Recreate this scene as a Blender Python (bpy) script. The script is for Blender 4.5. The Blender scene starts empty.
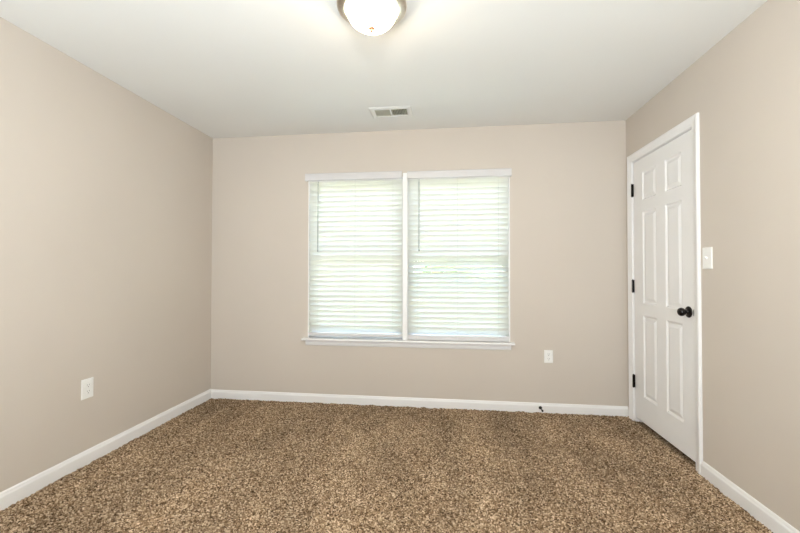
import bpy, bmesh, math, random
import numpy as np
from mathutils import Vector, Matrix
random.seed(7); rng = np.random.default_rng(11)
PI = math.pi
S = bpy.context.scene
C = S.collection

# ------------------------------------------------------------------ camera
cam = bpy.data.cameras.new('camera'); cam_ob = bpy.data.objects.new('camera', cam); C.objects.link(cam_ob)
cam.sensor_width = 36; cam.sensor_fit = 'HORIZONTAL'; cam.lens = 17.184; cam.clip_start = 0.02; cam.clip_end = 300
r_ = Vector((0.9927, 0.1205, 0.0012)).normalized(); f_ = Vector((-0.1205, 0.9926, 0.0150)).normalized()
u_ = r_.cross(f_).normalized(); r_ = f_.cross(u_).normalized()
M4 = Matrix((r_, u_, -f_)).transposed().to_4x4(); M4.translation = Vector((0, 0, 1.1751))
cam_ob.matrix_world = M4
S.camera = cam_ob

# ------------------------------------------------------------------ world, sun, lights, exposure
S.view_settings.view_transform = 'Standard'; S.view_settings.look = 'None'
S.view_settings.gamma = 1; S.view_settings.use_curve_mapping = False
S.view_settings.exposure = 0.26
w = bpy.data.worlds.new('sky'); S.world = w; w.use_nodes = True
nt = w.node_tree; nt.nodes.clear()
sky = nt.nodes.new('ShaderNodeTexSky'); sky.sky_type = 'NISHITA'; sky.sun_disc = False
sky.sun_elevation = math.radians(52); sky.sun_rotation = math.radians(200); sky.dust_density = 3.0
bg = nt.nodes.new('ShaderNodeBackground'); bg.inputs['Strength'].default_value = 4.0
ow = nt.nodes.new('ShaderNodeOutputWorld')
nt.links.new(sky.outputs[0], bg.inputs[0]); nt.links.new(bg.outputs[0], ow.inputs[0])

H0 = 2.44
def light(name, kind, loc, energy, color, **k):
    l = bpy.data.lights.new(name, kind); l.energy = energy; l.color = color
    for a, b in k.items(): setattr(l, a, b)
    o = bpy.data.objects.new(name, l); o.location = loc; C.objects.link(o); return o
sun = light('sun', 'SUN', (0, -10, 20), 8, (1, .97, .92), angle=math.radians(1.0))
sun.rotation_euler = Vector((0.25, 0.62, -0.9)).to_track_quat('-Z', 'Y').to_euler()
flash = light('camera_flash', 'AREA', (0.10, -0.60, 1.60), 28, (.98, .94, .88), shape='DISK', size=0.16)
flash.rotation_euler = Vector((-0.12, 1, 0.28)).to_track_quat('-Z', 'Y').to_euler()
soft = light('room_fill', 'AREA', (-0.35, -0.80, 0.90), 94, (0.75, .885, 1.0), shape='RECTANGLE', size=2.6, size_y=1.0)
soft.rotation_euler = Vector((0, .42, 0.9)).to_track_quat('-Z', 'Y').to_euler()

bounce = light('bounce_flash', 'SPOT', (0.10, -0.55, 1.45), 125, (.90, .95, 1.0), spot_size=math.radians(66), spot_blend=.9, shadow_soft_size=.12)
bounce.rotation_euler = (Vector((-0.15, 0.30, H0)) - Vector((0.10, -0.55, 1.45))).to_track_quat('-Z', 'Y').to_euler()

for sx, tx in ((1.05, -2.2), (-1.75, 1.48)):
    sp = light('side_fill', 'SPOT', (sx, -0.95, 1.35), 66, (.90, .95, 1.0), spot_size=math.radians(58), spot_blend=1.0, shadow_soft_size=.25)  # added fill spots behind the camera, cross-aimed to lift the far side walls
    sp.rotation_euler = (Vector((tx, 2.35, 1.25)) - Vector((sx, -0.95, 1.35))).to_track_quat('-Z', 'Y').to_euler()

# ------------------------------------------------------------------ dimensions
XL, XR, YB, YF, H = -2.1958, 1.4817, 3.3584, -1.40, 2.44
WX0, WX1, WZ0, WZ1 = -1.252, 0.541, 0.580, 2.025      # window opening
DY0, DY1, DZ1 = 2.500, 3.246, 2.050                    # door leaf
TH = 0.14

# ------------------------------------------------------------------ materials
def mat(name, col, rough=.5, metal=0, spec=.5, emit=None, estr=0):
    m = bpy.data.materials.new(name); m.use_nodes = True
    b = m.node_tree.nodes['Principled BSDF']
    b.inputs['Base Color'].default_value = (*col, 1); b.inputs['Roughness'].default_value = rough
    b.inputs['Metallic'].default_value = metal; b.inputs['Specular IOR Level'].default_value = spec
    if emit: b.inputs['Emission Color'].default_value = (*emit, 1); b.inputs['Emission Strength'].default_value = estr
    return m
def add_noise(m, c1, c2, scale, bump=0.0, bscale=None, detail=3, dist=.002):
    nt = m.node_tree; b = nt.nodes['Principled BSDF']
    tc = nt.nodes.new('ShaderNodeTexCoord')
    n = nt.nodes.new('ShaderNodeTexNoise'); n.inputs['Scale'].default_value = scale; n.inputs['Detail'].default_value = detail
    nt.links.new(tc.outputs['Object'], n.inputs['Vector'])
    r = nt.nodes.new('ShaderNodeValToRGB'); r.color_ramp.elements[0].position = .35; r.color_ramp.elements[1].position = .65
    r.color_ramp.elements[0].color = (*c1, 1); r.color_ramp.elements[1].color = (*c2, 1)
    nt.links.new(n.outputs['Fac'], r.inputs[0]); nt.links.new(r.outputs[0], b.inputs['Base Color'])
    if bump:
        n2 = nt.nodes.new('ShaderNodeTexNoise'); n2.inputs['Scale'].default_value = bscale; n2.inputs['Detail'].default_value = 2
        nt.links.new(tc.outputs['Object'], n2.inputs['Vector'])
        bp = nt.nodes.new('ShaderNodeBump'); bp.inputs['Strength'].default_value = bump; bp.inputs['Distance'].default_value = dist
        nt.links.new(n2.outputs['Fac'], bp.inputs['Height']); nt.links.new(bp.outputs[0], b.inputs['Normal'])
    return m
def shade(c, k): return tuple(x * k for x in c)
WALL = (.584, .521, .452)
M_wall = add_noise(mat('beige_wall_paint', WALL, .75, spec=.25), shade(WALL, .985), shade(WALL, 1.015), 1.3, .12, 260)
CEIL = (.80, .79, .755)
M_ceil = add_noise(mat('white_ceiling_paint', CEIL, .9, spec=.1), shade(CEIL, .99), shade(CEIL, 1.01), 1.1, .15, 180)
TRIM = (.81, .795, .78)
M_trim = add_noise(mat('white_trim_paint', TRIM, .38, spec=.45), shade(TRIM, .985), shade(TRIM, 1.01), 3, .05, 60)
M_door = add_noise(mat('white_door_paint', TRIM, .42, spec=.45), shade(TRIM, .985), shade(TRIM, 1.01), 4, .08, 90)
M_plastic = add_noise(mat('white_plastic', (.84, .83, .80), .3), (.83, .82, .79), (.85, .84, .81), 20)
M_slot = add_noise(mat('dark_slot', (.06, .055, .05), .6), (.05, .045, .04), (.07, .065, .06), 50)
M_blind = add_noise(mat('white_blind_vinyl', (.84, .83, .80), .35), (.83, .82, .79), (.85, .84, .81), 8)
M_slat = add_noise(mat('translucent_slat_vinyl', (.74, .74, .70), .4), (.73, .73, .69), (.75, .75, .71), 8)
nt = M_slat.node_tree; tl = nt.nodes.new('ShaderNodeBsdfTranslucent'); tl.inputs[0].default_value = (.90, .865, .83, 1)
mxs = nt.nodes.new('ShaderNodeMixShader'); mxs.inputs[0].default_value = .47
nt.links.new(nt.nodes['Principled BSDF'].outputs[0], mxs.inputs[1]); nt.links.new(tl.outputs[0], mxs.inputs[2])
nt.links.new(mxs.outputs[0], nt.nodes['Material Output'].inputs['Surface'])
M_rail = add_noise(mat('valance_vinyl', (.62, .60, .59), .4), (.61, .59, .58), (.63, .61, .60), 8)
M_cord = add_noise(mat('blind_cord', (.72, .71, .68), .8), (.70, .69, .66), (.74, .73, .70), 90)
M_wand = add_noise(mat('clear_grey_wand', (.42, .43, .42), .25), (.40, .41, .40), (.45, .46, .45), 40)
M_vinyl = add_noise(mat('window_vinyl', (.86, .86, .85), .35), (.85, .85, .84), (.87, .87, .86), 6)
M_black = add_noise(mat('oil_rubbed_bronze', (.012, .010, .009), .20, metal=.5), (.010, .008, .007), (.018, .014, .012), 40)
M_nickel = add_noise(mat('brushed_nickel', (.62, .56, .48), .28, metal=1), (.58, .52, .45), (.66, .60, .52), 60)
M_steel = add_noise(mat('strike_steel', (.30, .30, .32), .4, metal=.9), (.27, .27, .29), (.33, .33, .35), 60)
M_vent = add_noise(mat('vent_enamel', (.78, .77, .73), .45), (.77, .76, .72), (.79, .78, .74), 12)
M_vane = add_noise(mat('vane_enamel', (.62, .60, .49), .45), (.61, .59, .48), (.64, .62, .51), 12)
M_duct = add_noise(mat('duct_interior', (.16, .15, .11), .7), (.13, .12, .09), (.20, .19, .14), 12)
M_copper = add_noise(mat('finial_bronze', (.40, .19, .10), .45, metal=.3), (.36, .17, .09), (.44, .22, .12), 60)
M_bark = add_noise(mat('bark', (.16, .11, .07), .9), (.10, .07, .05), (.22, .16, .11), 7, .6, 14, dist=.03)
M_grass = add_noise(mat('lawn', (.30, .42, .14), .9), (.40, .42, .32), (.50, .51, .40), .9, .5, 30, dist=.03)
M_leaf = add_noise(mat('leaves', (.32, .48, .14), .6), (.34, .40, .24), (.48, .54, .36), 2.2)
M_leaf.node_tree.nodes['Principled BSDF'].inputs['Roughness'].default_value = .55
# lamp glass: frosted glass lit from inside by its bulbs
M_glass_lamp = mat('frosted_lamp_glass', (.95, .90, .82), .35, emit=(1.0, .79, .54), estr=30)
# window glass
M_glass = bpy.data.materials.new('window_glass'); M_glass.use_nodes = True
g = M_glass.node_tree; g.nodes.clear()
go = g.nodes.new('ShaderNodeOutputMaterial'); gm = g.nodes.new('ShaderNodeMixShader'); gt = g.nodes.new('ShaderNodeBsdfTransparent')
gg = g.nodes.new('ShaderNodeBsdfGlossy'); gg.inputs['Roughness'].default_value = .01
gt.inputs[0].default_value = (.96, .98, .965, 1)
fr = g.nodes.new('ShaderNodeFresnel'); fr.inputs[0].default_value = 1.3
g.links.new(fr.outputs[0], gm.inputs[0]); g.links.new(gt.outputs[0], gm.inputs[1]); g.links.new(gg.outputs[0], gm.inputs[2]); g.links.new(gm.outputs[0], go.inputs[0])
# carpet
def carpet_material():
    m = mat('brown_carpet', (.25, .18, .12), .95, spec=.1)
    nt = m.node_tree; b = nt.nodes['Principled BSDF']; L = nt.links
    tc = nt.nodes.new('ShaderNodeTexCoord')
    v = nt.nodes.new('ShaderNodeTexVoronoi'); v.inputs['Scale'].default_value = 160; v.inputs['Randomness'].default_value = 1
    L.new(tc.outputs['Object'], v.inputs['Vector'])
    sep = nt.nodes.new('ShaderNodeSeparateColor'); L.new(v.outputs['Color'], sep.inputs[0])
    r = nt.nodes.new('ShaderNodeValToRGB'); cr = r.color_ramp
    cr.elements[0].position = 0; cr.elements[0].color = (.050, .026, .012, 1)
    cr.elements[1].position = 1; cr.elements[1].color = (.72, .56, .395, 1)
    e = cr.elements.new(.28); e.color = (.185, .117, .064, 1)
    e = cr.elements.new(.70); e.color = (.39, .275, .175, 1)
    L.new(sep.outputs[0], r.inputs[0])
    # brushed pile: shading of vacuum-laid yarn, painted into the colour as broad soft streaks
    mp = nt.nodes.new('ShaderNodeMapping'); mp.inputs['Rotation'].default_value = (0, 0, math.radians(-12)); mp.inputs['Scale'].default_value = (3.6, 1.3, 1)
    L.new(tc.outputs['Object'], mp.inputs[0])
    n = nt.nodes.new('ShaderNodeTexNoise'); n.inputs['Scale'].default_value = 1.0; n.inputs['Detail'].default_value = 5; n.inputs['Roughness'].default_value = .6
    L.new(mp.outputs[0], n.inputs['Vector'])
    mr = nt.nodes.new('ShaderNodeMapRange'); mr.inputs['From Min'].default_value = .35; mr.inputs['From Max'].default_value = .65
    mr.inputs['To Min'].default_value = .74; mr.inputs['To Max'].default_value = 1.16
    L.new(n.outputs['Fac'], mr.inputs['Value'])
    mx = nt.nodes.new('ShaderNodeVectorMath'); mx.operation = 'SCALE'
    L.new(r.outputs[0], mx.inputs[0]); L.new(mr.outputs[0], mx.inputs['Scale'])
    L.new(mx.outputs[0], b.inputs['Base Color'])
    return m
M_carpet = carpet_material()

# ------------------------------------------------------------------ mesh helpers
def link(name, me, m, parent=None):
    o = bpy.data.objects.new(name, me); C.objects.link(o)
    for x in (m if isinstance(m, (list, tuple)) else [m]): me.materials.append(x)
    if parent: o.parent = parent
    return o
def obj(name, bm, m, parent=None, smooth=False, bevel=0, seg=2, origin=None):
    bmesh.ops.recalc_face_normals(bm, faces=bm.faces)
    if origin is not None: bmesh.ops.translate(bm, verts=bm.verts, vec=-Vector(origin))
    me = bpy.data.meshes.new(name); bm.to_mesh(me); bm.free()
    if smooth:
        for p in me.polygons: p.use_smooth = True
    o = link(name, me, m, parent)
    if origin is not None: o.location = Vector(origin)
    if bevel:
        md = o.modifiers.new('bevel', 'BEVEL'); md.width = bevel; md.segments = seg; md.limit_method = 'ANGLE'
    return o
def box(bm, x0, x1, y0, y1, z0, z1, mi=0):
    vs = [bm.verts.new(p) for p in ((x0,y0,z0),(x1,y0,z0),(x1,y1,z0),(x0,y1,z0),(x0,y0,z1),(x1,y0,z1),(x1,y1,z1),(x0,y1,z1))]
    for f in ((0,3,2,1),(4,5,6,7),(0,1,5,4),(1,2,6,5),(2,3,7,6),(3,0,4,7)):
        bm.faces.new([vs[i] for i in f]).material_index = mi
    return vs
def tube(bm, p, q, r, n=12, r2=None):
    p, q = Vector(p), Vector(q); d = (q - p).normalized()
    a = d.orthogonal().normalized(); b = d.cross(a); r2 = r if r2 is None else r2
    A = [bm.verts.new(p + (a*math.cos(t)+b*math.sin(t))*r) for t in [2*PI*i/n for i in range(n)]]
    B = [bm.verts.new(q + (a*math.cos(t)+b*math.sin(t))*r2) for t in [2*PI*i/n for i in range(n)]]
    for i in range(n): bm.faces.new((A[i], A[(i+1)%n], B[(i+1)%n], B[i]))
    bm.faces.new(A[::-1]); bm.faces.new(B)
def lathe(bm, base, axis, prof, n=48):
    """prof: list of (radius, distance along axis); r=0 ends close"""
    base = Vector(base); d = Vector(axis).normalized(); a = d.orthogonal().normalized(); b = d.cross(a)
    prev = None
    for r, h in prof:
        if r <= 1e-6: ring = [bm.verts.new(base + d*h)]
        else: ring = [bm.verts.new(base + d*h + (a*math.cos(2*PI*i/n)+b*math.sin(2*PI*i/n))*r) for i in range(n)]
        if prev:
            for i in range(n):
                j = (i+1) % n
                if len(prev) == 1 and len(ring) > 1: bm.faces.new((prev[0], ring[i], ring[j]))
                elif len(ring) == 1 and len(prev) > 1: bm.faces.new((prev[i], prev[j], ring[0]))
                elif len(ring) > 1: bm.faces.new((prev[i], prev[j], ring[j], ring[i]))
        prev = ring
def extrude_profile(bm, prof, path, up=(0, 0, 1)):
    """prof: closed list of (out, up) ; path: list of (point, outdir) ; caps both ends"""
    rings = []
    for p, o in path:
        rings.append([bm.verts.new(Vector(p) + Vector(o)*a + Vector(up)*b) for a, b in prof])
    n = len(prof)
    for A, B in zip(rings, rings[1:]):
        for i in range(n): bm.faces.new((A[i], A[(i+1)%n], B[(i+1)%n], B[i]))
    bm.faces.new(rings[0][::-1]); bm.faces.new(rings[-1])
def struct(o): o['kind'] = 'structure'; return o
def tag(o, label, cat, group=None):
    o['label'] = label; o['category'] = cat
    if group: o['group'] = group
    return o
def empty(name, loc):
    o = bpy.data.objects.new(name, None); C.objects.link(o); o.location = loc; o.empty_display_size = .1; return o
def fix(parent):
    """children were built in world coordinates: keep them there under the parent"""
    for c in [o for o in bpy.data.objects if o.parent == parent]:
        c.location = c.location - parent.location if parent.type == 'EMPTY' or parent.location.length else c.location

# ------------------------------------------------------------------ room shell
bm = bmesh.new(); box(bm, XL-TH, XL, YF-TH, YB+TH, -.1, H+.1); struct(obj('wall_left', bm, M_wall))
bm = bmesh.new()
box(bm, XL, WX0, YB, YB+TH, -.1, H); box(bm, WX1, XR, YB, YB+TH, -.1, H)
box(bm, WX0, WX1, YB, YB+TH, -.1, WZ0-.018); box(bm, WX0, WX1, YB, YB+TH, WZ1, H)
struct(obj('wall_back', bm, M_wall))
bm = bmesh.new(); OY0, OY1, OZ1 = DY0-.020, DY1+.020, DZ1+.020
box(bm, XR, XR+TH, YF-TH, OY0, -.1, H); box(bm, XR, XR+TH, OY1, YB+TH, -.1, H); box(bm, XR, XR+TH, OY0, OY1, OZ1, H)
struct(obj('wall_right', bm, M_wall))
bm = bmesh.new(); box(bm, XL, XR, YF-TH, YF, -.1, H); struct(obj('wall_front', bm, M_wall))
VX0, VX1, VY0, VY1 = -.562, -.298, 2.900, 3.040     # duct opening
bm = bmesh.new(); HX = XR+TH+.95
for a in ((XL, VX0, YF-TH, YB+TH), (VX1, HX, YF-TH, YB+TH), (VX0, VX1, YF-TH, VY0), (VX0, VX1, VY1, YB+TH)):
    box(bm, *a, H, H+.1)
struct(obj('ceiling', bm, M_ceil))
# little hall behind the closed door, so that the gap below it looks onto a dark floor
bm = bmesh.new(); box(bm, HX, HX+.1, 1.9, YB+TH, -.1, H); box(bm, XR+TH, HX, 1.8, 1.9, -.1, H); box(bm, XR+TH, HX, YB+TH-.02, YB+TH+.08, -.1, H)
struct(obj('wall_hall', bm, M_wall))

# floor: carpet pile as a finely tufted surface near the camera's view
def carpet():
    st = .0065; ya = .75
    xs = np.arange(XL, XR+st, st); ys = np.arange(ya, YB+st, st); nx, ny = len(xs), len(ys)
    X, Y = np.meshgrid(xs, ys)
    Z = rng.uniform(-.0045, .0045, X.shape)
    # clumps of yarn
    def lump(s, amp):
        g = rng.uniform(-1, 1, (int((ys[-1]-ya)/s)+3, int((xs[-1]-XL)/s)+3))
        u = (X-XL)/s; v = (Y-ya)/s; i = u.astype(int); j = v.astype(int); a = u-i; b = v-j
        a = a*a*(3-2*a); b = b*b*(3-2*b)
        return amp*((g[j, i]*(1-a)+g[j, i+1]*a)*(1-b)+(g[j+1, i]*(1-a)+g[j+1, i+1]*a)*b)
    Z = Z + lump(.016, .0035) + lump(.05, .002) - .004
    Xj = X + rng.uniform(-.0025, .0025, X.shape); Yj = Y + rng.uniform(-.0025, .0025, X.shape)
    co = np.stack([Xj, Yj, Z], -1).reshape(-1, 3)
    idx = np.arange(nx*ny).reshape(ny, nx)
    q = np.stack([idx[:-1, :-1], idx[:-1, 1:], idx[1:, 1:], idx[1:, :-1]], -1).reshape(-1, 4)
    base = len(co)
    ext = np.array([(XL-.02, YF-.02, -.004), (XR+.02, YF-.02, -.004), (XR+.02, ya+.01, -.004), (XL-.02, ya+.01, -.004),
                    (XR-.005, ya, -.006), (HX, ya, -.006), (HX, YB+TH, -.006), (XR-.005, YB+TH, -.006),
                    (XL-.02, YF-.02, -.03), (HX, YF-.02, -.03), (HX, YB+TH, -.03), (XL-.02, YB+TH, -.03)])
    co = np.concatenate([co, ext]); q = np.concatenate([q, [[base, base+1, base+2, base+3], [base+4, base+5, base+6, base+7], [base+8, base+9, base+10, base+11]]])
    me = bpy.data.meshes.new('floor'); me.vertices.add(len(co)); me.vertices.foreach_set('co', co.ravel())
    me.loops.add(q.size); me.loops.foreach_set('vertex_index', q.ravel().astype(np.int32))
    me.polygons.add(len(q)); me.polygons.foreach_set('loop_start', np.arange(0, q.size, 4, dtype=np.int32))
    me.polygons.foreach_set('use_smooth', np.ones(len(q), bool))
    me.update(calc_edges=True); me.validate()
    struct(link('floor', me, M_carpet))
carpet()

# ------------------------------------------------------------------ baseboards
def base_profile(k): return [(0, -.01), (.013, -.01), (.013, .060*k), (.0115, .066*k), (.0085, .071*k), (.0075, .078*k), (.005, .083*k), (.0015, .0855*k), (0, .0855*k)]
bp = base_profile(.95)
CY0, CY1, CZ1 = 2.434, 3.314, 2.120     # outer edges of the door casing
bm = bmesh.new(); extrude_profile(bm, bp, [((XL, YF, 0), (1, 0, 0)), ((XL, YB, 0), (1, -1, 0))]); struct(obj('baseboard_left', bm, M_trim))
bm = bmesh.new(); extrude_profile(bm, base_profile(.88), [((XL, YB, 0), (1, -1, 0)), ((XR, YB, 0), (0, -1, 0))]); struct(obj('baseboard_back', bm, M_trim))
bm = bmesh.new(); extrude_profile(bm, bp, [((XR, YF, 0), (-1, 0, 0)), ((XR, CY0, 0), (-1, 0, 0))]); struct(obj('baseboard_right', bm, M_trim))
bm = bmesh.new(); extrude_profile(bm, bp, [((XL, YF, 0), (0, 1, 0)), ((XR, YF, 0), (0, 1, 0))]); struct(obj('baseboard_front', bm, M_trim))

# ------------------------------------------------------------------ door: casing, jamb, leaf
def casing():
    bm = bmesh.new()
    # (distance from inner edge, projection from wall)
    cp = [(0, 0), (0, .0055), (.003, .0075), (.012, .0085), (.020, .0095), (.030, .013), (.044, .0165), (.052, .017), (.057, .014), (.0585, .008), (.0585, 0)]
    sc = (CZ1-(DZ1+.008))/.0585
    y0, y1, z1 = DY0-.008, DY1+.008, DZ1+.008
    e0, e1 = (y0-CY0)/.0585, (CY1-y1)/.0585
    pts = [(y0, -.005, -1*e0, 0), (y0, z1, -1*e0, sc), (y1, z1, e1, sc), (y1, -.005, e1, 0)]
    rings = []
    for y, z, dy, dz in pts:
        rings.append([bm.verts.new((XR-b, y+a*dy, z+a*dz)) for a, b in cp])
    n = len(cp)
    for A, B in zip(rings, rings[1:]):
        for i in range(n): bm.faces.new((A[i], A[(i+1)%n], B[(i+1)%n], B[i]))
    bm.faces.new(rings[0]); bm.faces.new(rings[-1])
    # jamb with door stop
    for (a, b) in ((DY0-.020, DY0-.003), (DY1+.003, DY1+.020)): box(bm, XR, XR+TH, a, b, -.005, DZ1+.020)
    box(bm, XR, XR+TH, DY0-.003, DY1+.003, DZ1+.003, DZ1+.020)
    box(bm, XR+.038, XR+.075, DY0-.003, DY0+.009, -.005, DZ1+.003); box(bm, XR+.038, XR+.075, DY1-.009, DY1+.003, -.005, DZ1+.003)
    box(bm, XR+.038, XR+.075, DY0+.009, DY1-.009, DZ1-.009, DZ1+.003)
    return struct(obj('trim_1', bm, M_trim))
casing()

def door_leaf():
    bm = bmesh.new()
    cols = [(2.618, 2.808), (2.918, 3.112)]; rows = [(.228, .852), (.938, 1.640), (1.725, 1.948)]
    ys = [DY0] + [v for c in cols for v in c] + [DY1]; zs = [.036] + [v for r in rows for v in r] + [DZ1]
    V = {}
    def v(x, y, z):
        k = (round(x, 5), round(y, 5), round(z, 5))
        if k not in V: V[k] = bm.verts.new(k)
        return V[k]
    for side, xf, s in ((0, XR+.004, 1), (1, XR+.037, -1)):
        for i in range(len(ys)-1):
            for j in range(len(zs)-1):
                a, b, c, d = ys[i], ys[i+1], zs[j], zs[j+1]
                if i % 2 == 1 and j % 2 == 1:
                    rings = []
                    for off, dep in ((0, 0), (.004, .0015), (.009, .006), (.014, .0085), (.020, .0085), (.034, .0035), (.040, .0015), (.042, .0012)):
                        rings.append([v(xf+s*dep, a+off, c+off), v(xf+s*dep, b-off, c+off), v(xf+s*dep, b-off, d-off), v(xf+s*dep, a+off, d-off)])
                    for A, B in zip(rings, rings[1:]):
                        for k in range(4): bm.faces.new((A[k], A[(k+1)%4], B[(k+1)%4], B[k]))
                    bm.faces.new(rings[-1])
                else:
                    bm.faces.new((v(xf, a, c), v(xf, b, c), v(xf, b, d), v(xf, a, d)))
    x0, x1 = XR+.004, XR+.037
    for i in range(len(ys)-1):
        for z in (zs[0], zs[-1]): bm.faces.new((v(x0, ys[i], z), v(x0, ys[i+1], z), v(x1, ys[i+1], z), v(x1, ys[i], z)))
    for j in range(len(zs)-1):
        for y in (ys[0], ys[-1]): bm.faces.new((v(x0, y, zs[j]), v(x0, y, zs[j+1]), v(x1, y, zs[j+1]), v(x1, y, zs[j])))
    d = struct(obj('door_1', bm, M_door))
    for z in (.316, 1.067, 1.830):
        bm = bmesh.new(); yh = DY1+.0015; hh = .049
        for k in range(5):
            a = z-hh+k*2*hh/5
            tube(bm, (XR-.0065, yh, a+.0006), (XR-.0065, yh, a+2*hh/5-.0006), .0072, 14)
        tube(bm, (XR-.0065, yh, z-hh-.004), (XR-.0065, yh, z+hh+.004), .0045, 10)
        box(bm, XR-.0020, XR+.030, yh-.0010, yh+.0010, z-hh, z+hh)      # leaves in the gap between door and jamb
        box(bm, XR-.0025, XR+.0008, yh-.012, yh+.010, z-hh, z+hh)
        obj('hinge', bm, M_black, d)['label'] = 'black hinge'
    ky, kz = 2.557, .932
    bm = bmesh.new()
    lathe(bm, (XR+.004, ky, kz), (-1, 0, 0), [(0, 0), (.0345, 0), (.0355, .002), (.0345, .005), (.030, .008), (.020, .0105), (.013, .013), (.0115, .020), (.0115, .022),
        (.014, .0255), (.020, .029), (.0245, .035), (.0262, .042), (.0255, .049), (.022, .0555), (.016, .060), (.008, .0622), (0, .0628)])
    k = obj('door_knob', bm, M_black, d, smooth=True); k['label'] = 'round black door knob on its rose'
    bm = bmesh.new(); box(bm, XR-.0006, XR+.002, DY0-.0195, DY0-.004, kz-.028, kz+.028); box(bm, XR-.0035, XR+.0035, DY0-.0060, DY0+.0055, kz-.020, kz+.020)
    obj('strike_plate', bm, M_steel, d, bevel=.0008)['label'] = 'small steel strike plate'
    return d
door_leaf()

# ------------------------------------------------------------------ window: sill, post, two single-hung units
bm = bmesh.new()
box(bm, WX0+.0005, WX1-.0005, YB-.001, YB+TH, WZ0-.018, WZ0)            # stool inside the reveal
nose = [(0, -.018), (.054, -.018), (.058, -.015), (.060, -.009), (.058, -.003), (.054, 0), (0, 0)]
extrude_profile(bm, nose, [((-1.290, YB, WZ0), (0, -1, 0)), ((.572, YB, WZ0), (0, -1, 0))])
ap = [(0, 0), (.012, 0), (.012, -.030), (.010, -.038), (.007, -.046), (.004, -.050), (0, -.050)]
extrude_profile(bm, ap, [((-1.270, YB, WZ0-.018), (0, -1, 0)), ((.548, YB, WZ0-.018), (0, -1, 0))])
struct(obj('trim_2', bm, M_trim))
# painted jamb lining (sides and head) and post between the two units
bm = bmesh.new(); PX0, PX1 = -.384, -.337
box(bm, WX0, WX0+.010, YB-.002, YB+TH, WZ0, WZ1); box(bm, WX1-.010, WX1, YB-.002, YB+TH, WZ0, WZ1); box(bm, WX0+.010, WX1-.010, YB, YB+TH, WZ1-.010, WZ1)
struct(obj('trim_3', bm, M_trim))
bm = bmesh.new(); box(bm, PX0, PX1, YB-.014, YB+.10, WZ0, WZ1-.010); box(bm, PX0+.004, PX1-.006, YB-.030, YB-.0135, WZ0, 2.050)
struct(obj('trim_4', bm, M_trim, bevel=.002))
def window(n, x0, x1):
    wz0, wz1 = WZ0, WZ1-.010; y = YB+.085; zm = 1.330
    root = struct(empty('window_%d' % n, ((x0+x1)/2, y, wz0)))
    def frame(bm, a, b, c, d, w_, ya, yb, wt=None):
        wt = wt or w_
        box(bm, a, a+w_, ya, yb, c, d); box(bm, b-w_, b, ya, yb, c, d); box(bm, a+w_, b-w_, ya, yb, c, c+wt); box(bm, a+w_, b-w_, ya, yb, d-w_, d)
    o = root.location
    def ob(nm, bm, m, **k):
        e = obj(nm, bm, m, root, **k); e.location = -o; return e
    bm = bmesh.new(); frame(bm, x0, x1, wz0, wz1, .016, y-.012, y+.052); f = ob('window_frame', bm, M_vinyl, bevel=.002)
    bm = bmesh.new(); frame(bm, x0+.016, x1-.016, wz0+.016, zm+.016, .026, y-.006, y+.018, .04)
    box(bm, (x0+x1)/2-.03, (x0+x1)/2+.03, y-.014, y-.006, zm-.004, zm+.014); ob('lower_sash', bm, M_vinyl, bevel=.002)
    bm = bmesh.new(); frame(bm, x0+.016, x1-.016, zm-.016, wz1-.016, .026, y+.020, y+.044); ob('upper_sash', bm, M_vinyl, bevel=.002)
    bm = bmesh.new(); box(bm, x0+.040, x1-.040, y+.004, y+.008, wz0+.054, zm-.008); ob('glass_pane', bm, M_glass)
    bm = bmesh.new(); box(bm, x0+.040, x1-.040, y+.030, y+.034, zm+.008, wz1-.040); ob('glass_pane', bm, M_glass)
window(1, WX0+.010, PX0); window(2, PX1, WX1-.010)

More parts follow.
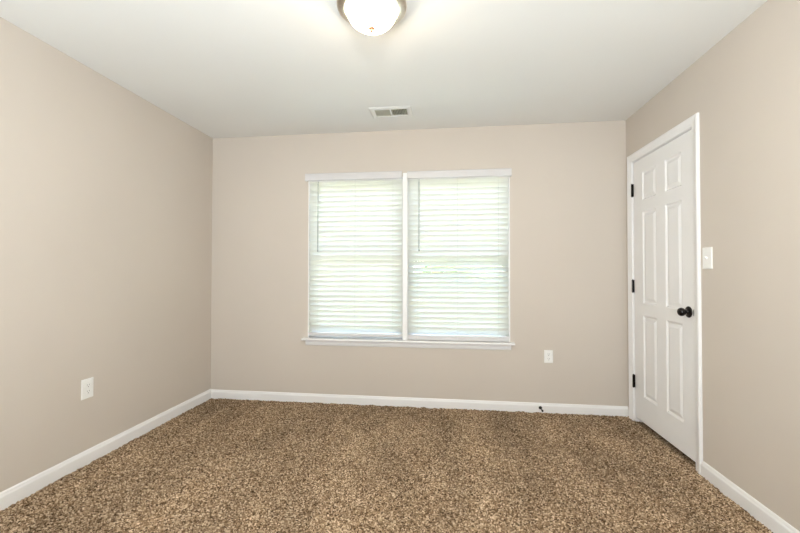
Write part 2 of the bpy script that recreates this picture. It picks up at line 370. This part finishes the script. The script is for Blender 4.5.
# ------------------------------------------------------------------ blinds
def blind(x0, x1, vx0, vx1, vz, ztop, zrail, wand_x, label, opened={}, hr=.027):
    """x0..x1 slats, vx0..vx1 valance"""
    yc = YB+.012
    root = empty('window_blind', ((x0+x1)/2, yc, zrail)); o = root.location
    tag(root, label, 'blind', 'white slatted blinds on the window')
    def ob(nm, bm, m, **k):
        e = obj(nm, bm, m, root, **k); e.location = -o; return e
    zb = zrail+hr+.016; n = int(round((ztop-zb)/.0452)); pitch = (ztop-zb)/n; jr = random.Random(int(abs(x0)*1000))
    bm = bmesh.new()
    for i in range(n):
        z = ztop-pitch*(i+.45)
        tilt = math.radians(64 + jr.uniform(-.5, .5) - opened.get(i, (0, 0))[0]); skew = opened.get(i, (0, 0))[1]
        K = 6; top = []; bot = []
        for e in (x0, x1):
            rt, rb = [], []
            for k in range(K+1):
                u = (k/K-.5)*.0605; h = -.0024*(1-(2*u/.0605)**2)
                # u<0 is the room side, turned up
                yy = yc+u*math.cos(tilt); zz = z-u*math.sin(tilt)+h*math.cos(tilt) + (skew if e == x0 else 0); yy += h*math.sin(tilt)
                jit = 0
                ty, tz = -.0013*math.sin(tilt), .0013*math.cos(tilt)
                rt.append(bm.verts.new((e, yy-ty, zz+tz))); rb.append(bm.verts.new((e, yy+ty, zz-tz)))
            top.append(rt); bot.append(rb)
        for k in range(K):
            bm.faces.new((top[0][k], top[1][k], top[1][k+1], top[0][k+1])); bm.faces.new((bot[0][k], bot[0][k+1], bot[1][k+1], bot[1][k]))
        for e in (0, 1):
            for k in range(K): bm.faces.new((top[e][k], top[e][k+1], bot[e][k+1], bot[e][k]))
        bm.faces.new((top[0][0], bot[0][0], bot[1][0], top[1][0])); bm.faces.new((top[0][K], top[1][K], bot[1][K], bot[0][K]))
    ob('slats', bm, M_slat)
    bm = bmesh.new(); box(bm, x0, x1, yc-.026, yc+.026, zrail, zrail+hr); ob('bottom_rail', bm, M_rail, bevel=.004)
    bm = bmesh.new(); box(bm, x0+.002, x1-.002, yc-.022, yc+.028, ztop+.002, WZ1-.012); ob('headrail', bm, M_blind, bevel=.002)
    bm = bmesh.new()
    vp = [(0, 0), (.004, -.002), (.010, 0), (.012, .006), (.012, .046), (.0145, .052), (.015, .060), (.012, .0635), (0, .0635)]
    extrude_profile(bm, vp, [((vx0, YB-.022, vz), (0, -1, 0)), ((vx1, YB-.022, vz), (0, -1, 0))])
    for a in ((vx0, vx0+.010), (vx1-.010, vx1)):
        if a[0] < WX0 or a[1] > WX1: box(bm, a[0], a[1], YB-.022, YB-.0005, vz, vz+.0625)
    ob('valance', bm, M_rail, bevel=.0015)
    W = x1-x0
    for fx in (.10, .5, .90):
        bm = bmesh.new(); x = x0+W*fx
        for yy in (yc-.0272, yc+.0272): tube(bm, (x, yy, zrail+.010), (x, yy, ztop+.01), .0009, 6)
        ob('ladder_cord', bm, M_cord)
    bm = bmesh.new(); yw = YB-.030
    tube(bm, (wand_x, yw, 1.372), (wand_x, yw, ztop-.022), .0042, 6); tube(bm, (wand_x, yw, 1.358), (wand_x, yw, 1.374), .006, 8)
    tube(bm, (wand_x, yw, ztop-.022), (wand_x, yc-.020, ztop+.006), .0020, 6)
    ob('tilt_wand', bm, M_wand)['label'] = 'thin grey tilt wand'
    return root
blind(WX0+.012, PX0-.001, -1.274, -.388, 2.004, 1.995, .600, -1.152, 'white slatted blind on the left half of the window, wand near the wall edge')
blind(PX1+.001, WX1-.012, -.341, .552, 1.998, 1.990, .583, -.238, 'white slatted blind on the right half of the window, nearer the door',
      {14: (6, 0), 15: (14, 0), 16: (22, -.002), 17: (26, -.007), 18: (24, -.009), 19: (20, -.004), 20: (16, -.002), 21: (11, 0), 22: (7, 0), 23: (4, 0)}, .043)

# ------------------------------------------------------------------ ceiling lamp
def ceiling_lamp():
    cx, cy = -.3393, 1.7083
    root = tag(empty('ceiling_light', (cx, cy, H)), 'lit flush ceiling light with brushed nickel rim and frosted white glass bowl', 'ceiling light')
    bm = bmesh.new()
    lathe(bm, (0, 0, 0), (0, 0, -1), [(0, 0), (.128, 0), (.130, .006), (.134, .012), (.144, .016), (.150, .022), (.154, .030), (.158, .036), (.1605, .044), (.159, .052), (.152, .058), (.144, .061), (.136, .065),
        (.126, .067), (.121, .064), (.119, .058), (.118, .052), (0, .052)], 72)
    obj('metal_rim', bm, M_nickel, root, smooth=True)['label'] = 'brushed nickel rim'
    bm = bmesh.new(); R, D, z0 = .1165, .090, .0525
    prof = [(0, z0), (R*.995, z0)] + [(R*math.cos(t)**.85, z0+.004+D*math.sin(t)) for t in [PI/2*i/22 for i in range(22)]] + [(0, z0+.004+D)]
    lathe(bm, (0, 0, 0), (0, 0, -1), prof, 72); obj('glass_bowl', bm, M_glass_lamp, root, smooth=True)['label'] = 'glowing frosted glass bowl'
    bm = bmesh.new(); b = z0+.004+D
    lathe(bm, (0, 0, 0), (0, 0, -1), [(0, b-.004), (.015, b-.004), (.0165, b-.001), (.013, b+.003), (.008, b+.005), (.007, b+.008), (.0085, b+.011), (.006, b+.015), (0, b+.017)], 24)
    obj('finial', bm, M_copper, root, smooth=True)['label'] = 'small copper coloured finial'
ceiling_lamp()

# ------------------------------------------------------------------ ceiling air vent
def vent():
    root = tag(empty('ceiling_vent', ((VX0+VX1)/2, (VY0+VY1)/2, H)), 'off-white two-bank air vent in the ceiling above the window', 'air vent')
    o = Vector(root.location)
    def ob(nm, bm, m, **k):
        e = obj(nm, bm, m, root, **k); e.location = -o; return e
    xm = -.431; fx0, fx1, fy0, fy1 = VX0-.034, VX1+.030, VY0-.034, VY1+.034
    ix0, ix1, iy0, iy1 = VX0+.006, VX1-.004, VY0+.006, VY1-.006
    bm = bmesh.new(); z1, z0 = H-.0005, H-.007
    def ring(a, b):   # two nested rectangles -> sloped frame
        pass
    R = [(fx0, fx1, fy0, fy1, z1), (fx0, fx1, fy0, fy1, z1-.002), (fx0+.012, fx1-.012, fy0+.012, fy1-.012, z0), (ix0, ix1, iy0, iy1, z0), (ix0, ix1, iy0, iy1, z1+.006)]
    rs = [[bm.verts.new(p) for p in ((a, c, z), (b, c, z), (b, d, z), (a, d, z))] for a, b, c, d, z in R]
    for A, B in zip(rs, rs[1:]):
        for k in range(4): bm.faces.new((A[k], A[(k+1)%4], B[(k+1)%4], B[k]))
    box(bm, xm-.006, xm+.006, iy0, iy1, z0, z0+.004); ob('vent_frame', bm, M_vent)
    for a, b, s in ((ix0, xm-.006, 1), (xm+.006, ix1, -1)):
        bm = bmesh.new(); n = 10
        for i in range(n):
            x = a+(b-a)*(i+.5)/n
            dx = .0060*s
            # each vane a thin slanted blade
            v = [bm.verts.new(p) for p in ((x-dx, iy0, z0+.001), (x-dx, iy1, z0+.001), (x+dx, iy1, z0+.013), (x+dx, iy0, z0+.013),
                 (x-dx+.0010, iy0, z0+.001), (x-dx+.0010, iy1, z0+.001), (x+dx+.0010, iy1, z0+.013), (x+dx+.0010, iy0, z0+.013))]
            for f in ((0,1,2,3),(7,6,5,4),(0,3,7,4),(1,5,6,2),(0,4,5,1),(3,2,6,7)): bm.faces.new([v[k] for k in f])
        ob('vanes', bm, M_vane)
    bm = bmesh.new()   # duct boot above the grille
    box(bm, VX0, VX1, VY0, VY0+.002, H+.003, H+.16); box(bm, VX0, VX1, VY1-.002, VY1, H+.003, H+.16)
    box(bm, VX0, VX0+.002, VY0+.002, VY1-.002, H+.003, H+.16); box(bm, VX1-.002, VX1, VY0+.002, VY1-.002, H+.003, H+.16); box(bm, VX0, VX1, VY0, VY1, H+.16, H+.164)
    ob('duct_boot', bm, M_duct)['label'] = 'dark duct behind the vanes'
vent()

# ------------------------------------------------------------------ wall plates
def plate(name, centre, normal, w_, h_, kind, label, cat):
    """local frame: x along the wall, y out of the wall, z up"""
    root = tag(empty(name, centre), label, cat)
    n = Vector(normal); root.rotation_euler = (0, 0, math.atan2(n.y, n.x)-PI/2)
    bm = bmesh.new()
    L = [(0, -.0), (0, .0035), (.003, .0058), (.006, .0065)]
    rs = [[bm.verts.new(p) for p in ((-w_/2+o, y, -h_/2+o), (w_/2-o, y, -h_/2+o), (w_/2-o, y, h_/2-o), (-w_/2+o, y, h_/2-o))] for o, y in L]
    for A, B in zip(rs, rs[1:]):
        for k in range(4): bm.faces.new((A[k], A[(k+1)%4], B[(k+1)%4], B[k]))
    bm.faces.new(rs[-1]); bm.faces.new(rs[0][::-1]); obj('cover_plate', bm, M_plastic, root, bevel=.0008)
    def screw(z):
        bm = bmesh.new(); lathe(bm, (0, .0064, z), (0, 1, 0), [(0, 0), (.0033, 0), (.0028, .0010), (0, .0013)], 14); obj('screw', bm, M_plastic, root, smooth=True)
    def slots(p, z, y):
        bm = bmesh.new(); box(bm, -.0075, -.0055, y, y+.0008, z-.001, z+.0075); box(bm, .0055, .0075, y, y+.0008, z-.0002, z+.0067)
        tube(bm, (0, y, z-.0085), (0, y+.0008, z-.0085), .0026, 12); s = obj('socket_slots', bm, M_slot, p); s['label'] = 'dark socket slots'
    if kind == 'duplex':
        for z in (-.0195, .0195):
            bm = bmesh.new()
            pts = []
            for k in range(28):
                t = 2*PI*k/28; x = max(-.0165, min(.0165, .0195*math.cos(t))); zz = max(-.0145, min(.0145, .0175*math.sin(t))); pts.append((x, zz))
            A = [bm.verts.new((x, .0064, z+q)) for x, q in pts]; B = [bm.verts.new((x, .0086, z+q)) for x, q in pts]
            for k in range(28): bm.faces.new((A[k], A[(k+1)%28], B[(k+1)%28], B[k]))
            bm.faces.new(B); e = obj('socket', bm, M_plastic, root); slots(e, z, .0084)
        screw(0)
    elif kind == 'block':
        bm = bmesh.new(); box(bm, -.0175, .0175, .0050, .0084, -.0345, .0345)
        e = obj('socket', bm, M_plastic, root, bevel=.001); slots(e, .020, .0082); slots(e, -.018, .0082)
        bm = bmesh.new(); g_ = .0012; 
        box(bm, -.0175-g_, -.0175, .0062, .0068, -.0345-g_, .0345+g_); box(bm, .0175, .0175+g_, .0062, .0068, -.0345-g_, .0345+g_)
        box(bm, -.0175, .0175, .0062, .0068, .0345, .0345+g_); box(bm, -.0175, .0175, .0062, .0068, -.0345-g_, -.0345); obj('seam', bm, M_cord, root)
        screw(.0485); screw(-.0485)
    else:
        bm = bmesh.new(); box(bm, -.0052, .0052, .0062, .0072, -.0120, .0120); obj('switch_collar', bm, M_plastic, root, bevel=.0004)
        bm = bmesh.new()
        v = [bm.verts.new(p) for p in ((-.0042, .0070, -.009), (.0042, .0070, -.009), (.0042, .0070, .005), (-.0042, .0070, .005), (-.0034, .019, .0065), (.0034, .019, .0065), (.0034, .0175, .0125), (-.0034, .0175, .0125))]
        for f in ((0,3,2,1),(4,5,6,7),(0,1,5,4),(1,2,6,5),(2,3,7,6),(3,0,4,7)): bm.faces.new([v[k] for k in f])
        obj('toggle', bm, M_plastic, root, bevel=.0008); screw(.030); screw(-.030)
    return root
plate('wall_outlet', (XL, 2.1125, .4575), (1, 0, 0), .079, .120, 'block', 'white wall outlet on the left wall, rectangular socket block', 'outlet')
plate('wall_outlet', (.8545, YB, .4665), (0, -1, 0), .071, .108, 'duplex', 'white duplex outlet under and right of the window, left of the door', 'outlet')
plate('light_switch', (XR, 2.374, 1.2575), (-1, 0, 0), .080, .124, 'toggle', 'white toggle light switch on the right wall beside the door casing', 'light switch')

# ------------------------------------------------------------------ door stop on the back baseboard
def door_stop():
    x, z = .7835, .038; y0 = YB-.0125
    root = tag(empty('door_stop', (x, y0, z)), 'black rigid door stop screwed to the white back baseboard', 'door stop')
    bm = bmesh.new(); lathe(bm, (0, 0, 0), (0, -1, 0), [(0, 0), (.0135, 0), (.0140, .003), (.0120, .007), (.0075, .010), (.0048, .014), (.0045, .066), (0, .066)], 24)
    obj('stop_rod', bm, M_black, root, smooth=True)
    bm = bmesh.new(); lathe(bm, (0, 0, 0), (0, -1, 0), [(0, .064), (.0070, .064), (.0085, .067), (.0085, .076), (.0070, .079), (0, .080)], 20)
    obj('rubber_tip', bm, M_black, root, smooth=True)
door_stop()

# ------------------------------------------------------------------ outdoors: lawn and trees seen between the slats
bm = bmesh.new(); v = [bm.verts.new(p) for p in ((-60, YB+TH+.02, -.45), (60, YB+TH+.02, -.45), (60, 70, -.45), (-60, 70, -.45))]; bm.faces.new(v)
lawn = struct(obj('ground', bm, M_grass))
def crown_mesh(seed, n=4200):
    rg = np.random.default_rng(seed); cs = rg.uniform(-1, 1, (20, 3)) * (1.15, 1.15, 1.9)
    ci = rg.integers(0, 20, n); d = rg.normal(size=(n, 3)); d /= np.linalg.norm(d, axis=1)[:, None]
    p = cs[ci] + d * (rg.uniform(.5, 1.15, n)[:, None])
    a = rg.normal(size=(n, 3)); a /= np.linalg.norm(a, axis=1)[:, None]; b = np.cross(a, d); b /= np.linalg.norm(b, axis=1)[:, None] + 1e-6
    s = rg.uniform(.05, .10, n)[:, None]
    q = np.stack([p-a*s*1.4, p+b*s*.7, p+a*s*1.4, p-b*s*.7], 1).reshape(-1, 3)
    me = bpy.data.meshes.new('foliage'); me.from_pydata(q.tolist(), [], np.arange(n*4).reshape(-1, 4).tolist()); return me
def trunk_mesh(seed):
    rg = random.Random(seed); bm = bmesh.new(); p = Vector((0, 0, 0)); r = .20
    for k in range(5):
        q = p + Vector((rg.uniform(-.12, .12), rg.uniform(-.12, .12), .75)); tube(bm, p, q, r, 10, r*.82); p = q; r *= .82
    for k in range(6):
        t = 2*PI*k/6+rg.uniform(-.3, .3); z = rg.uniform(2.2, 3.4); q = Vector((1.3*math.cos(t), 1.3*math.sin(t), z+1.3)); tube(bm, (0, 0, z), q, .07, 7, .03)
    me = bpy.data.meshes.new('trunk'); bm.to_mesh(me); bm.free(); return me
crowns = [crown_mesh(k) for k in (1, 2, 3)]; trunks = [trunk_mesh(k) for k in (4, 5)]
for me in crowns: me.materials.append(M_leaf)
for me in trunks: me.materials.append(M_bark)
spots = [(-9.0, 13, 1.1), (-3.2, 12.5, 1.1), (2.6, 13, 1.1), (8.4, 13.5, 1.1), (-12.5, 22, 1.5), (-5.0, 22.5, 1.6), (2.9, 22.5, 1.6), (10.8, 22.5, 1.6), (-9.2, 31.5, 2.0), (.6, 32, 2.1), (10.5, 32.5, 2.0)]
for i, (x, y, s) in enumerate(spots):
    t = empty('tree', (x, y, -.45)); t.scale = (s, s, s); t.rotation_euler = (0, 0, i*1.1)
    tag(t, 'sunlit green tree outside the window, a blur of leaves between the blind slats', 'tree', 'trees outside the window')
    c = bpy.data.objects.new('foliage', crowns[i % 3]); C.objects.link(c); c.parent = t; c.location = (0, 0, 2.9)
    k = bpy.data.objects.new('trunk', trunks[i % 2]); C.objects.link(k); k.parent = t

# rounded shrubs on the lawn in front of the trees
M_shrub = add_noise(mat('shrub_leaves', (.42, .52, .16), .6), (.10, .17, .03), (.22, .32, .06), 3.0)
def shrub_mesh(seed, n=5200):
    rg = np.random.default_rng(seed); d = rg.normal(size=(n, 3)); d /= np.linalg.norm(d, axis=1)[:, None]
    d[:, 2] = np.abs(d[:, 2]) * 1.0
    lump = 1 + .10*np.sin(d[:, 0]*5+seed)*np.cos(d[:, 1]*4)
    p = d * (np.array((1.25, 1.05, 2.1)) * (lump*rg.uniform(.72, 1.0, n))[:, None])
    a = rg.normal(size=(n, 3)); a /= np.linalg.norm(a, axis=1)[:, None]; b = np.cross(a, d); b /= np.linalg.norm(b, axis=1)[:, None] + 1e-6
    s = rg.uniform(.035, .075, n)[:, None]
    q = np.stack([p-a*s*1.4, p+b*s*.7, p+a*s*1.4, p-b*s*.7], 1).reshape(-1, 3)
    q[:, 2] = np.maximum(q[:, 2], .002)
    me = bpy.data.meshes.new('shrub'); me.from_pydata(q.tolist(), [], np.arange(n*4).reshape(-1, 4).tolist()); me.materials.append(M_shrub); return me
sh = [shrub_mesh(1), shrub_mesh(2)]
for i, x in enumerate((-8.1, -5.4, -2.7, 0.0, 2.7, 5.4)):
    o = bpy.data.objects.new('garden_shrub', sh[i % 2]); C.objects.link(o); o.location = (x, 8.6+.25*(i % 2), -.45)
    tag(o, 'yellow-green shrub on the lawn outside, glimpsed between the blind slats', 'shrub', 'shrubs outside the window')
